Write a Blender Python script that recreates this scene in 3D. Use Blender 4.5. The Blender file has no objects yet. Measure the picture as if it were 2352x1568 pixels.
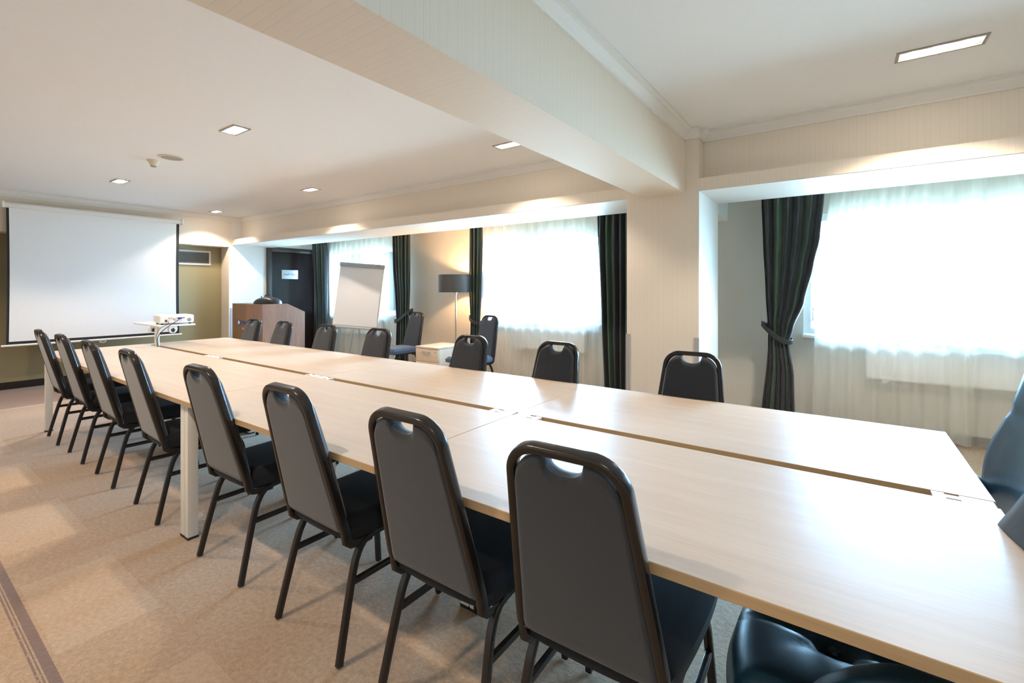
import bpy, bmesh, math, random
from mathutils import Vector, Matrix
random.seed(7)
PI = math.pi
SC = bpy.context.scene
COL = SC.collection

# ------------------------------------------------------------------ camera, world, exposure
cam_d = bpy.data.cameras.new('camera')
cam = bpy.data.objects.new('camera', cam_d); COL.objects.link(cam)
cam.location = (0, 0, 1.325)
cam.rotation_euler = (PI/2, 0, 0.618)
cam_d.sensor_width = 36.0
cam_d.lens = 36.0*1068.0/2352.0
cam_d.shift_x = 0.0
cam_d.shift_y = -0.05136
cam_d.clip_start = 0.02
SC.camera = cam

SC.view_settings.view_transform = 'Standard'
SC.view_settings.look = 'None'
SC.view_settings.gamma = 1.0
SC.view_settings.exposure = 0.40
SC.view_settings.use_curve_mapping = False
SC.cycles.max_bounces = 10
SC.cycles.diffuse_bounces = 6
SC.cycles.glossy_bounces = 4
SC.cycles.transparent_max_bounces = 12
SC.cycles.sample_clamp_indirect = 6.0
SC.cycles.use_denoising = True
SC.cycles.caustics_reflective = False
SC.cycles.caustics_refractive = False

WORLD_STRENGTH = 92.0
LAMP_W = 40.0
LAMP_COL = (1.0, 0.83, 0.67)
world = bpy.data.worlds.new('daylight'); SC.world = world
world.use_nodes = True
wn = world.node_tree; wn.nodes.clear()
wo = wn.nodes.new('ShaderNodeOutputWorld'); wb = wn.nodes.new('ShaderNodeBackground')
wt = wn.nodes.new('ShaderNodeTexCoord'); wsx = wn.nodes.new('ShaderNodeSeparateXYZ')
wr = wn.nodes.new('ShaderNodeValToRGB')
wr.color_ramp.elements[0].position = 0.42; wr.color_ramp.elements[0].color = (0.20, 0.30, 0.36, 1)
wr.color_ramp.elements[1].position = 0.60; wr.color_ramp.elements[1].color = (0.34, 0.64, 1.0, 1)
ze = wr.color_ramp.elements.new(0.86); ze.color = (0.78, 1.35, 2.0, 1)
wm = wn.nodes.new('ShaderNodeMapRange')
wm.inputs['From Min'].default_value = -1; wm.inputs['From Max'].default_value = 1
wn.links.new(wt.outputs['Generated'], wsx.inputs[0]); wn.links.new(wsx.outputs['Z'], wm.inputs['Value'])
wn.links.new(wm.outputs[0], wr.inputs[0]); wn.links.new(wr.outputs[0], wb.inputs[0])
wb.inputs[1].default_value = WORLD_STRENGTH
wn.links.new(wb.outputs[0], wo.inputs[0])

WINDOWS = [(-8.40, -6.35), (-4.45, -2.50), (-0.32, 2.30)]     # x ranges of the three openings
YWALL = 5.50; ZSILL = 0.87; ZLINT = 2.06
def area(name, loc, rot, sx, sy, power, color, portal=False):
    d = bpy.data.lights.new(name, 'AREA'); d.shape = 'RECTANGLE'; d.size = sx; d.size_y = sy
    d.energy = power; d.color = color
    if portal: d.cycles.is_portal = True
    o = bpy.data.objects.new(name, d); COL.objects.link(o); o.location = loc; o.rotation_euler = rot
    return o
for x0, x1 in WINDOWS:
    area('sky_portal', ((x0+x1)/2, YWALL+0.24, (ZSILL+ZLINT)/2), (-PI/2, 0, 0), x1-x0, ZLINT-ZSILL, 1, (1, 1, 1), True)

# ------------------------------------------------------------------ helpers
def tag(o, label=None, cat=None, group=None, kind=None):
    if label: o['label'] = label
    if cat: o['category'] = cat
    if group: o['group'] = group
    if kind: o['kind'] = kind
    return o
def obj(name, bm, mat, parent=None, smooth=True, loc=None, auto=True):
    me = bpy.data.meshes.new(name)
    bmesh.ops.recalc_face_normals(bm, faces=bm.faces)
    bm.to_mesh(me); bm.free()
    if smooth:
        for p in me.polygons: p.use_smooth = True
        if auto: me.set_sharp_from_angle(angle=math.radians(38))
    for m in (mat if isinstance(mat, (list, tuple)) else [mat]): me.materials.append(m)
    o = bpy.data.objects.new(name, me); COL.objects.link(o)
    if parent: o.parent = parent
    if loc: o.location = loc
    return o
def thing(name, label, cat, loc=(0, 0, 0), rz=0, group=None):
    o = bpy.data.objects.new(name, None); COL.objects.link(o)
    o.empty_display_size = 0.1
    o.location = loc; o.rotation_euler = (0, 0, rz)
    return tag(o, label, cat, group)
def struct(name, bm, mat, parent=None, smooth=False):
    o = obj(name, bm, mat, parent, smooth)
    if not parent: o['kind'] = 'structure'
    return o
def copy_tree(o, parent=None):
    c = o.copy(); COL.objects.link(c); c.parent = parent
    for ch in list(o.children): copy_tree(ch, c)
    return c
def B(*boxes, bev=0.0, seg=2):
    """boxes: (x0,x1,y0,y1,z0,z1) -> bmesh"""
    bm = bmesh.new()
    for (x0, x1, y0, y1, z0, z1) in boxes: add_box(bm, x0, x1, y0, y1, z0, z1, bev, seg)
    return bm
def add_box(bm, x0, x1, y0, y1, z0, z1, bev=0.0, seg=2, mat=None):
    r = bmesh.ops.create_cube(bm, size=1.0)
    vs = r['verts']
    bmesh.ops.scale(bm, vec=(x1-x0, y1-y0, z1-z0), verts=vs)
    bmesh.ops.translate(bm, vec=((x0+x1)/2, (y0+y1)/2, (z0+z1)/2), verts=vs)
    if bev > 0:
        es = list({e for v in vs for e in v.link_edges})
        r = bmesh.ops.bevel(bm, geom=es, offset=bev, segments=seg, profile=0.5, affect='EDGES')
        vs = r['verts']
    if mat is not None: bmesh.ops.transform(bm, matrix=mat, verts=list({v for v in vs}))
    return vs
def add_cyl(bm, p0, p1, r0, r1=None, n=20, caps=True):
    p0 = Vector(p0); p1 = Vector(p1); r1 = r0 if r1 is None else r1
    d = p1-p0; L = d.length
    q = d.to_track_quat('Z', 'Y').to_matrix().to_4x4()
    M = Matrix.Translation((p0+p1)/2) @ q
    bmesh.ops.create_cone(bm, cap_ends=caps, segments=n, radius1=r0, radius2=r1, depth=L, matrix=M)
def lathe(bm, prof, n=32, c=(0, 0)):
    rings = []
    for r, z in prof:
        if r < 1e-5: rings.append([bm.verts.new((c[0], c[1], z))])
        else: rings.append([bm.verts.new((c[0]+r*math.cos(2*PI*i/n), c[1]+r*math.sin(2*PI*i/n), z)) for i in range(n)])
    for a, b in zip(rings, rings[1:]):
        for i in range(n):
            j = (i+1) % n
            if len(a) == 1 and len(b) == 1: continue
            if len(a) == 1: bm.faces.new((a[0], b[i], b[j]))
            elif len(b) == 1: bm.faces.new((a[i], a[j], b[0]))
            else: bm.faces.new((a[i], a[j], b[j], b[i]))
def catmull(P, n=6, closed=False):
    P = [Vector(p) for p in P]; out = []; N = len(P)
    rng = range(N) if closed else range(N-1)
    for i in rng:
        p0 = P[(i-1) % N] if (closed or i > 0) else P[0]
        p1 = P[i]; p2 = P[(i+1) % N]
        p3 = P[(i+2) % N] if (closed or i+2 < N) else P[-1]
        for k in range(n):
            t = k/n
            out.append(0.5*((2*p1)+(-p0+p2)*t+(2*p0-5*p1+4*p2-p3)*t*t+(-p0+3*p1-3*p2+p3)*t**3))
    if not closed: out.append(P[-1])
    return out
def rrect(w, h, r, k=3):
    pts = []
    for cx, cy, a0 in ((w/2-r, h/2-r, 0), (-w/2+r, h/2-r, PI/2), (-w/2+r, -h/2+r, PI), (w/2-r, -h/2+r, 1.5*PI)):
        for i in range(k+1):
            a = a0+PI/2*i/k; pts.append((cx+r*math.cos(a), cy+r*math.sin(a)))
    return pts
def sweep(bm, path, prof, up=(0, 0, 1), closed=False, caps=True):
    """prof points (a,b): a along side vector (tangent x up), b along up'"""
    path = [Vector(p) for p in path]; N = len(path); up = Vector(up); rings = []
    for i, p in enumerate(path):
        if closed: t = path[(i+1) % N]-path[i-1]
        else: t = path[min(i+1, N-1)]-path[max(i-1, 0)]
        t.normalize(); s = t.cross(up)
        if s.length < 1e-4: s = Vector((1, 0, 0))
        s.normalize(); u = s.cross(t).normalized()
        rings.append([bm.verts.new(p+s*a+u*b) for a, b in prof])
    n = len(prof)
    for i in range(N if closed else N-1):
        a = rings[i]; b = rings[(i+1) % N]
        for k in range(n):
            bm.faces.new((a[k], a[(k+1) % n], b[(k+1) % n], b[k]))
    if caps and not closed:
        bm.faces.new(rings[0]); bm.faces.new(rings[-1][::-1])
def circ(r, n=10): return [(r*math.cos(2*PI*i/n), r*math.sin(2*PI*i/n)) for i in range(n)]
def prism(bm, poly, axis, a0, a1):
    """poly (p,q) extruded along axis 'x','y' or 'z' from a0 to a1"""
    def mk(p, q, a): return {'x': (a, p, q), 'y': (p, a, q), 'z': (p, q, a)}[axis]
    v0 = [bm.verts.new(mk(p, q, a0)) for p, q in poly]; v1 = [bm.verts.new(mk(p, q, a1)) for p, q in poly]
    n = len(poly)
    bm.faces.new(v0); bm.faces.new(v1[::-1])
    for i in range(n): bm.faces.new((v0[i], v1[i], v1[(i+1) % n], v0[(i+1) % n]))
def text_bm(s, size, extrude=0.001, M=None):
    cu = bpy.data.curves.new('lettering', 'FONT'); cu.body = s; cu.size = size; cu.extrude = extrude
    cu.align_x = 'CENTER'; cu.align_y = 'CENTER'
    o = bpy.data.objects.new('lettering', cu); COL.objects.link(o)
    dg = bpy.context.evaluated_depsgraph_get(); dg.update()
    me = bpy.data.meshes.new_from_object(o.evaluated_get(dg))
    bm = bmesh.new(); bm.from_mesh(me)
    bpy.data.objects.remove(o); bpy.data.meshes.remove(me); bpy.data.curves.remove(cu)
    if M is not None: bmesh.ops.transform(bm, matrix=M, verts=bm.verts)
    return bm

# ------------------------------------------------------------------ materials
def new_mat(name):
    m = bpy.data.materials.new(name); m.use_nodes = True
    nt = m.node_tree; nt.nodes.clear()
    out = nt.nodes.new('ShaderNodeOutputMaterial'); p = nt.nodes.new('ShaderNodeBsdfPrincipled')
    nt.links.new(p.outputs[0], out.inputs[0])
    return m, nt, p, out
def N(nt, t, **kw):
    n = nt.nodes.new(t)
    for k, v in kw.items():
        if hasattr(n, k): setattr(n, k, v)
    return n
def mixcol(nt, fac, a, b):
    m = nt.nodes.new('ShaderNodeMix'); m.data_type = 'RGBA'
    for s, v in ((0, fac), (6, a), (7, b)):
        if isinstance(v, bpy.types.NodeSocket): nt.links.new(v, m.inputs[s])
        else: m.inputs[s].default_value = v if s == 0 else (*v[:3], 1)
    return m.outputs[2]
def bump(nt, p, h, strength, dist=0.002):
    b = nt.nodes.new('ShaderNodeBump'); b.inputs['Strength'].default_value = strength; b.inputs['Distance'].default_value = dist
    nt.links.new(h, b.inputs['Height']); nt.links.new(b.outputs[0], p.inputs['Normal'])
def plain(name, col, rough=0.6, metal=0.0, spec=0.5, noise=0.0, nscale=40, sheen=0.0, coat=0.0):
    m, nt, p, _ = new_mat(name)
    p.inputs['Roughness'].default_value = rough; p.inputs['Metallic'].default_value = metal
    p.inputs['Specular IOR Level'].default_value = spec
    if sheen:
        p.inputs['Sheen Weight'].default_value = sheen; p.inputs['Sheen Roughness'].default_value = 0.45
    if coat: p.inputs['Coat Weight'].default_value = coat; p.inputs['Coat Roughness'].default_value = 0.12
    tc = N(nt, 'ShaderNodeTexCoord'); nz = N(nt, 'ShaderNodeTexNoise'); nz.inputs['Scale'].default_value = nscale
    nz.inputs['Detail'].default_value = 4
    nt.links.new(tc.outputs['Object'], nz.inputs['Vector'])
    k = max(noise, 0.02)
    c = mixcol(nt, nz.outputs['Fac'], tuple(v*(1-k) for v in col), tuple(min(1, v*(1+k)) for v in col))
    nt.links.new(c, p.inputs['Base Color'])
    if noise > 0.04: bump(nt, p, nz.outputs['Fac'], 0.25, 0.001)
    return m
def wallpaper(name, col, axis):
    """fine irregular lines running across the given axis"""
    m, nt, p, _ = new_mat(name)
    p.inputs['Roughness'].default_value = 0.62; p.inputs['Specular IOR Level'].default_value = 0.3
    tc = N(nt, 'ShaderNodeTexCoord'); s = N(nt, 'ShaderNodeSeparateXYZ'); nt.links.new(tc.outputs['Object'], s.inputs[0])
    v = N(nt, 'ShaderNodeTexVoronoi'); v.voronoi_dimensions = '1D'; v.feature = 'DISTANCE_TO_EDGE'
    v.inputs['Scale'].default_value = 26
    nt.links.new(s.outputs[axis], v.inputs['W'])
    r = N(nt, 'ShaderNodeMapRange'); r.inputs['From Min'].default_value = 0.0; r.inputs['From Max'].default_value = 0.045
    nt.links.new(v.outputs['Distance'], r.inputs['Value'])
    nz = N(nt, 'ShaderNodeTexNoise'); nz.noise_dimensions = '1D'; nz.inputs['Scale'].default_value = 220
    nt.links.new(s.outputs[axis], nz.inputs['W'])
    a = mixcol(nt, nz.outputs['Fac'], tuple(c*0.97 for c in col), tuple(min(1, c*1.03) for c in col))
    c = mixcol(nt, r.outputs[0], tuple(c*0.89 for c in col), a)
    nt.links.new(c, p.inputs['Base Color'])
    bump(nt, p, r.outputs[0], 0.15, 0.001)
    return m
def wood(name, c1, c2, axis='X', scale=1.0, rough=0.4, spec=0.5, band=18):
    m, nt, p, _ = new_mat(name)
    p.inputs['Roughness'].default_value = rough; p.inputs['Specular IOR Level'].default_value = spec
    tc = N(nt, 'ShaderNodeTexCoord'); mp = N(nt, 'ShaderNodeMapping')
    sc = {'X': (0.9, band, band), 'Y': (band, 0.9, band), 'Z': (band, band, 0.9)}[axis]
    mp.inputs['Scale'].default_value = tuple(v*scale for v in sc)
    nt.links.new(tc.outputs['Object'], mp.inputs['Vector'])
    n1 = N(nt, 'ShaderNodeTexNoise'); n1.inputs['Scale'].default_value = 1.0; n1.inputs['Detail'].default_value = 5
    n1.inputs['Distortion'].default_value = 0.4
    n2 = N(nt, 'ShaderNodeTexNoise'); n2.inputs['Scale'].default_value = 7.0; n2.inputs['Detail'].default_value = 4
    nt.links.new(mp.outputs[0], n1.inputs['Vector']); nt.links.new(mp.outputs[0], n2.inputs['Vector'])
    mm = N(nt, 'ShaderNodeMath', operation='MULTIPLY_ADD'); mm.inputs[1].default_value = 0.45; mm.inputs[2].default_value = 0
    nt.links.new(n2.outputs['Fac'], mm.inputs[0])
    ad = N(nt, 'ShaderNodeMath', operation='MULTIPLY_ADD'); ad.inputs[1].default_value = 0.55
    nt.links.new(n1.outputs['Fac'], ad.inputs[0]); nt.links.new(mm.outputs[0], ad.inputs[2])
    r = N(nt, 'ShaderNodeMapRange'); r.inputs['From Min'].default_value = 0.3; r.inputs['From Max'].default_value = 0.7
    nt.links.new(ad.outputs[0], r.inputs['Value'])
    c = mixcol(nt, r.outputs[0], c1, c2); nt.links.new(c, p.inputs['Base Color'])
    return m
def emit(name, col, s):
    m, nt, p, _ = new_mat(name)
    p.inputs['Base Color'].default_value = (*col, 1)
    p.inputs['Emission Color'].default_value = (*col, 1); p.inputs['Emission Strength'].default_value = s
    return m
def sheer_mat(name, col, trans=0.45):
    m, nt, p, out = new_mat(name); nt.nodes.remove(p)
    t = N(nt, 'ShaderNodeBsdfTransparent'); tl = N(nt, 'ShaderNodeBsdfTranslucent'); d = N(nt, 'ShaderNodeBsdfDiffuse')
    t.inputs[0].default_value = (1, 1, 1, 1)
    tc = N(nt, 'ShaderNodeTexCoord'); mp = N(nt, 'ShaderNodeMapping'); mp.inputs['Scale'].default_value = (14, 14, 0.8)
    nz = N(nt, 'ShaderNodeTexNoise'); nz.inputs['Scale'].default_value = 1.0
    nt.links.new(tc.outputs['Object'], mp.inputs[0]); nt.links.new(mp.outputs[0], nz.inputs['Vector'])
    c = mixcol(nt, nz.outputs['Fac'], tuple(v*0.92 for v in col), col)
    nt.links.new(c, tl.inputs[0]); nt.links.new(c, d.inputs[0])
    a = N(nt, 'ShaderNodeMixShader'); a.inputs[0].default_value = 0.6
    nt.links.new(tl.outputs[0], a.inputs[1]); nt.links.new(d.outputs[0], a.inputs[2])
    b = N(nt, 'ShaderNodeMixShader')
    mr = N(nt, 'ShaderNodeMapRange'); mr.inputs['To Min'].default_value = 1-trans+0.1; mr.inputs['To Max'].default_value = 1-trans-0.1
    nt.links.new(nz.outputs['Fac'], mr.inputs['Value']); nt.links.new(mr.outputs[0], b.inputs[0])
    nt.links.new(t.outputs[0], b.inputs[1]); nt.links.new(a.outputs[0], b.inputs[2])
    nt.links.new(b.outputs[0], out.inputs[0])
    return m
def drape_mat(name):
    m, nt, p, _ = new_mat(name)
    p.inputs['Roughness'].default_value = 0.36; p.inputs['Specular IOR Level'].default_value = 0.5
    p.inputs['Sheen Weight'].default_value = 0.25
    uv = N(nt, 'ShaderNodeUVMap'); s = N(nt, 'ShaderNodeSeparateXYZ'); nt.links.new(uv.outputs[0], s.inputs[0])
    w = N(nt, 'ShaderNodeMath', operation='MULTIPLY'); w.inputs[1].default_value = 9
    nt.links.new(s.outputs[0], w.inputs[0])
    nz = N(nt, 'ShaderNodeTexVoronoi'); nz.voronoi_dimensions = '1D'; nz.inputs['Scale'].default_value = 1.0
    nt.links.new(w.outputs[0], nz.inputs['W'])
    sep = N(nt, 'ShaderNodeSeparateColor'); nt.links.new(nz.outputs['Color'], sep.inputs[0])
    r = N(nt, 'ShaderNodeValToRGB'); r.color_ramp.interpolation = 'CONSTANT'
    e = r.color_ramp.elements; e[0].position = 0; e[0].color = (0.016, 0.018, 0.022, 1); e[1].position = 0.3; e[1].color = (0.062, 0.072, 0.046, 1)
    a = e.new(0.52); a.color = (0.022, 0.023, 0.032, 1)
    b = e.new(0.74); b.color = (0.045, 0.088, 0.052, 1)
    nt.links.new(sep.outputs[0], r.inputs[0])
    n2 = N(nt, 'ShaderNodeTexNoise'); n2.inputs['Scale'].default_value = 500; tc = N(nt, 'ShaderNodeTexCoord')
    nt.links.new(tc.outputs['Object'], n2.inputs['Vector'])
    c = mixcol(nt, n2.outputs['Fac'], (0.01, 0.01, 0.01), r.outputs[0])
    mm = nt.nodes.new('ShaderNodeMix'); mm.data_type = 'RGBA'; mm.inputs[0].default_value = 0.7
    nt.links.new(c, mm.inputs[6]); nt.links.new(r.outputs[0], mm.inputs[7])
    nt.links.new(mm.outputs[2], p.inputs['Base Color'])
    return m
def carpet_mat():
    m, nt, p, _ = new_mat('carpet')
    p.inputs['Roughness'].default_value = 0.95; p.inputs['Specular IOR Level'].default_value = 0.1
    p.inputs['Sheen Weight'].default_value = 0.25
    tc = N(nt, 'ShaderNodeTexCoord'); s = N(nt, 'ShaderNodeSeparateXYZ'); nt.links.new(tc.outputs['Object'], s.inputs[0])
    def math_(op, a, b=None, c=None):
        n = N(nt, 'ShaderNodeMath', operation=op)
        for i, v in enumerate((a, b, c)):
            if v is None: continue
            if isinstance(v, bpy.types.NodeSocket): nt.links.new(v, n.inputs[i])
            else: n.inputs[i].default_value = v
        return n.outputs[0]
    X, Y = s.outputs['X'], s.outputs['Y']
    f1 = N(nt, 'ShaderNodeTexNoise'); f1.inputs['Scale'].default_value = 210; f1.inputs['Detail'].default_value = 3
    f2 = N(nt, 'ShaderNodeTexNoise'); f2.inputs['Scale'].default_value = 55; f2.inputs['Detail'].default_value = 3
    f3 = N(nt, 'ShaderNodeTexNoise'); f3.inputs['Scale'].default_value = 1.4; f3.inputs['Detail'].default_value = 2
    for f in (f1, f2, f3): nt.links.new(tc.outputs['Object'], f.inputs['Vector'])
    g = math_('ADD', math_('MULTIPLY', f1.outputs['Fac'], 0.5), math_('MULTIPLY', f2.outputs['Fac'], 0.5))
    g = math_('MULTIPLY_ADD', g, 3.0, -1.0)
    base = mixcol(nt, g, (0.28, 0.185, 0.112), (0.46, 0.325, 0.215))
    def band(v, lo, hi): return math_('MULTIPLY', math_('GREATER_THAN', v, lo), math_('LESS_THAN', v, hi))
    # lighter woven blocks beside the dark line
    fx = math_('FRACT', math_('DIVIDE', math_('ADD', X, 20.02), 1.065))
    blk = math_('MULTIPLY', band(Y, 0.415, 0.735), math_('LESS_THAN', fx, 0.62))
    base = mixcol(nt, math_('MULTIPLY', blk, 0.22), base, (0.56, 0.44, 0.33))
    # dark woven line with its thin companions
    l1 = band(Y, 0.372, 0.402); l2 = band(Y, 0.350, 0.357); l3 = band(Y, 0.362, 0.367)
    nn = math_('GREATER_THAN', f2.outputs['Fac'], 0.40)
    ln = math_('MINIMUM', math_('ADD', l1, math_('MULTIPLY', math_('ADD', l2, l3), nn)), 1.0)
    base = mixcol(nt, math_('MULTIPLY', ln, 0.8), base, (0.13, 0.085, 0.08))
    # mauve border near the screen wall, pale line at its edge
    mv = math_('LESS_THAN', X, -7.52)
    base = mixcol(nt, math_('MULTIPLY', mv, 0.75), base, (0.24, 0.165, 0.155))
    pl = band(X, -7.52, -7.46)
    base = mixcol(nt, math_('MULTIPLY', pl, 0.4), base, (0.6, 0.5, 0.42))
    big = mixcol(nt, f3.outputs['Fac'], (0.90, 0.90, 0.90), (1.08, 1.06, 1.04))
    mu = nt.nodes.new('ShaderNodeMix'); mu.data_type = 'RGBA'; mu.blend_type = 'MULTIPLY'; mu.inputs[0].default_value = 1
    nt.links.new(base, mu.inputs[6]); nt.links.new(big, mu.inputs[7])
    nt.links.new(mu.outputs[2], p.inputs['Base Color'])
    bump(nt, p, g, 0.5, 0.004)
    return m

CREAM = (0.80, 0.715, 0.61)
M = dict(
    paper_x=wallpaper('cream_wallpaper', CREAM, 'X'),
    paper_y=wallpaper('cream_wallpaper_cross', CREAM, 'Y'),
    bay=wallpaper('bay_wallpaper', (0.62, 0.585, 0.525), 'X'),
    bay_white=plain('bay_paint', (0.80, 0.80, 0.78), 0.5),
    ceiling=plain('ceiling_paint', (0.86, 0.87, 0.89), 0.8),
    cornice=plain('cornice_white', (0.80, 0.78, 0.75), 0.6),
    olive=plain('olive_paint', (0.31, 0.265, 0.145), 0.45),
    dark_base=plain('dark_baseboard', (0.018, 0.012, 0.010), 0.35),
    guard=plain('grey_guard', (0.42, 0.41, 0.41), 0.5),
    carpet=carpet_mat(),
    oak=wood('pale_oak_laminate', (0.50, 0.41, 0.335), (0.58, 0.49, 0.41), 'X', 1.0, 0.36, 0.15, 16),
    oak_edge=wood('oak_edge_band', (0.42, 0.275, 0.145), (0.55, 0.38, 0.215), 'X', 1.0, 0.45, 0.4, 60),
    white_metal=plain('white_powder_coat', (0.74, 0.71, 0.65), 0.4),
    rubber=plain('black_rubber', (0.012, 0.012, 0.012), 0.6),
    frame=plain('black_brown_enamel', (0.016, 0.012, 0.010), 0.24, 0.0, 0.5),
    fabric=plain('charcoal_fabric', (0.030, 0.034, 0.042), 0.85, 0, 0.3, 0.22, 420, sheen=0.4),
    seat_shaded=plain('shaded_seat_fabric', (0.009, 0.010, 0.013), 0.85, 0, 0.3, 0.2, 420, sheen=0.12),  # chair fabric darkened: shade under the tables painted into the colour
    fabric_daylit=plain('daylit_fabric', (0.028, 0.036, 0.055), 0.85, 0, 0.3, 0.2, 420, sheen=0.6),  # charcoal fabric tinted blue: window daylight painted in
    seat_daylit=plain('daylit_seat_fabric', (0.025, 0.06, 0.13), 0.85, 0, 0.3, 0.2, 420, sheen=0.4),  # seat fabric copy with blue daylight put into its colour
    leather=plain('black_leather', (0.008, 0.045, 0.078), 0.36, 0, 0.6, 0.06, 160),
    dark_wood=plain('dark_brown_wood', (0.035, 0.022, 0.016), 0.4),
    door=plain('wenge_door', (0.018, 0.011, 0.010), 0.22, 0, 0.14),
    steel=plain('brushed_steel', (0.55, 0.56, 0.57), 0.3, 0.9),
    sign=plain('sign_aluminium', (0.62, 0.66, 0.70), 0.4, 0.2),
    ink=plain('blue_ink', (0.02, 0.05, 0.16), 0.6),
    walnut=wood('walnut_laminate', (0.155, 0.068, 0.032), (0.30, 0.150, 0.075), 'Z', 1.0, 0.35, 0.5, 11),
    walnut_daylit=wood('walnut_daylit', (0.20, 0.12, 0.09), (0.36, 0.235, 0.175), 'Z', 1.0, 0.35, 0.5, 11),  # same walnut, paler and greyer: window light painted into the colour
    brand_blue=plain('sign_blue', (0.01, 0.065, 0.24), 0.4),
    silver=plain('silver_letters', (0.55, 0.53, 0.50), 0.4, 0.5),
    screen=plain('matte_screen', (0.80, 0.82, 0.84), 0.9, 0, 0.1),
    black=plain('black_border', (0.010, 0.011, 0.014), 0.7),
    white=plain('white_plastic', (0.80, 0.79, 0.77), 0.4),
    offwhite=plain('cream_plastic', (0.68, 0.62, 0.50), 0.5),
    grille=plain('grey_grille', (0.36, 0.33, 0.29), 0.6),
    dgrille=plain('dark_grille', (0.07, 0.07, 0.075), 0.5),
    paper=plain('flipchart_paper', (0.76, 0.77, 0.81), 0.8),
    clamp=plain('clamp_grey', (0.34, 0.38, 0.42), 0.4, 0.3),
    radiator=plain('radiator_white', (0.86, 0.87, 0.88), 0.4),
    pvc=plain('window_pvc', (0.85, 0.87, 0.88), 0.35),
    shade=plain('grey_lamp_shade', (0.085, 0.078, 0.075), 0.45, 0.0, 0.5),
    cream_shade=plain('shade_lining', (0.7, 0.55, 0.35), 0.7),
    bulb=emit('warm_bulb', (1.0, 0.66, 0.34), 30.0),
    spot=emit('downlight_bulb', (1.0, 0.93, 0.84), 90.0),
    sheer=sheer_mat('sheer_voile', (0.96, 0.955, 0.88), 0.60),
    drape=drape_mat('striped_satin'),
    tie=plain('tieback_satin', (0.022, 0.026, 0.022), 0.4),
    blue_plug=plain('blue_connector', (0.02, 0.05, 0.30), 0.4),
    bag=plain('black_bag_leather', (0.012, 0.012, 0.014), 0.4),
    oak_side=wood('oak_side', (0.58, 0.46, 0.34), (0.68, 0.56, 0.43), 'Z', 1.0, 0.4, 0.5, 16),
    asphalt=plain('ground_outside', (0.30, 0.34, 0.24), 0.9, noise=0.2, nscale=2),
)
def glass_mat():
    m, nt, p, out = new_mat('window_glass'); nt.nodes.remove(p)
    t = N(nt, 'ShaderNodeBsdfTransparent'); t.inputs[0].default_value = (0.97, 0.99, 0.98, 1)
    g = N(nt, 'ShaderNodeBsdfGlossy'); g.inputs['Roughness'].default_value = 0.02
    f = N(nt, 'ShaderNodeFresnel'); f.inputs[0].default_value = 1.45
    a = N(nt, 'ShaderNodeMixShader'); nt.links.new(f.outputs[0], a.inputs[0])
    nt.links.new(t.outputs[0], a.inputs[1]); nt.links.new(g.outputs[0], a.inputs[2]); nt.links.new(a.outputs[0], out.inputs[0])
    return m
M['glass'] = glass_mat()

# ------------------------------------------------------------------ room shell
XW, XS, XE = -8.98, -8.68, 4.2            # olive wall, header/pilaster plane, right wall
YB, YW, YR = -2.6, 3.78, 3.93             # back wall, opening plane, recessed upper wall
ZC = 2.57; ZH = 2.088; ZB = 2.183; YD = 4.45
struct('floor', B((XW-0.1, XE+0.1, YB-0.1, YWALL+0.3, -0.1, 0.0)), M['carpet'])
struct('ceiling', B((XW-0.1, XE+0.1, YB-0.1, YR+0.02, ZC, ZC+0.12)), M['ceiling'])
struct('trim_1', B((XW-0.1, XE+0.1, YR+0.02, YWALL+0.3, 2.50, 2.62)), M['bay_white'])      # ceiling over the window bays
struct('wall_left', B((XW-0.12, XW, YB-0.1, 3.735, 0, ZC)), M['olive'])
struct('wall_back', B((XW-0.1, XE+0.1, YB-0.12, YB, 0, ZC)), M['paper_x'])
struct('wall_right', B((XE, XE+0.12, YB, YWALL, 0, ZC)), M['paper_y'])
struct('trim_2', B((XW, XS, YB, 3.735, 2.052, ZC)), M['paper_y'])                            # header over the olive wall
bm = bmesh.new()
add_box(bm, XW-0.1, XS, 3.735, YWALL+0.3, 0, ZC)
struct('wall_end', bm, M['bay_white'])
struct('trim_3', B((XW+0.02, XS+0.006, 3.729, YW, 0, ZC)), M['paper_y'])                       # narrow corner pilaster
# window wall: pieces round the openings
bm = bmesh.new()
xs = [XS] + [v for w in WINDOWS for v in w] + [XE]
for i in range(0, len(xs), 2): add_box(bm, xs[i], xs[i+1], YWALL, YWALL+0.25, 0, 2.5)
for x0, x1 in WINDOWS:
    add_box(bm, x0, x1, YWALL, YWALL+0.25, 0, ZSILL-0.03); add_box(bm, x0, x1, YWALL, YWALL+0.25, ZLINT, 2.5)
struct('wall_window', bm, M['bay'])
# lowered header between room and bays: band, soffit box, recessed wall above
bm = bmesh.new()
add_box(bm, XS, XE, YW, YD, ZH, ZB)
struct('trim_4', bm, M['paper_x'])
struct('trim_5', B((XS, XE, YR, YD, ZB, ZC)), M['paper_x'])
struct('trim_6', B((XS+0.0, XE, YW+0.004, YD+0.004, ZH-0.004, ZH+0.02)), M['bay_white'])         # pale soffit lining
# column
struct('trim_7', B((-1.491, -0.912, YW-0.002, YD, 0, ZC)), M['paper_x'])
struct('trim_8', B((-0.915, -0.908, YW+0.004, YD+0.004, 0, ZH)), M['bay_white'])               # painted reveal of the column
struct('trim_9', B((-1.30, -1.02, YD, YWALL, 2.07, 2.5)), M['bay_white'])                        # short beam behind the column
struct('trim_10', B((-1.497, -1.462, YW-0.008, YW+0.02, 0, 0.945)), M['guard'])
struct('trim_11', B((-0.941, -0.906, YW-0.008, YW+0.02, 0, 0.945)), M['guard'])
struct('trim_12', B((XS-0.01, XS+0.012, YW-0.03, YW+0.012, 0, 0.99)), M['guard'])
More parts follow.
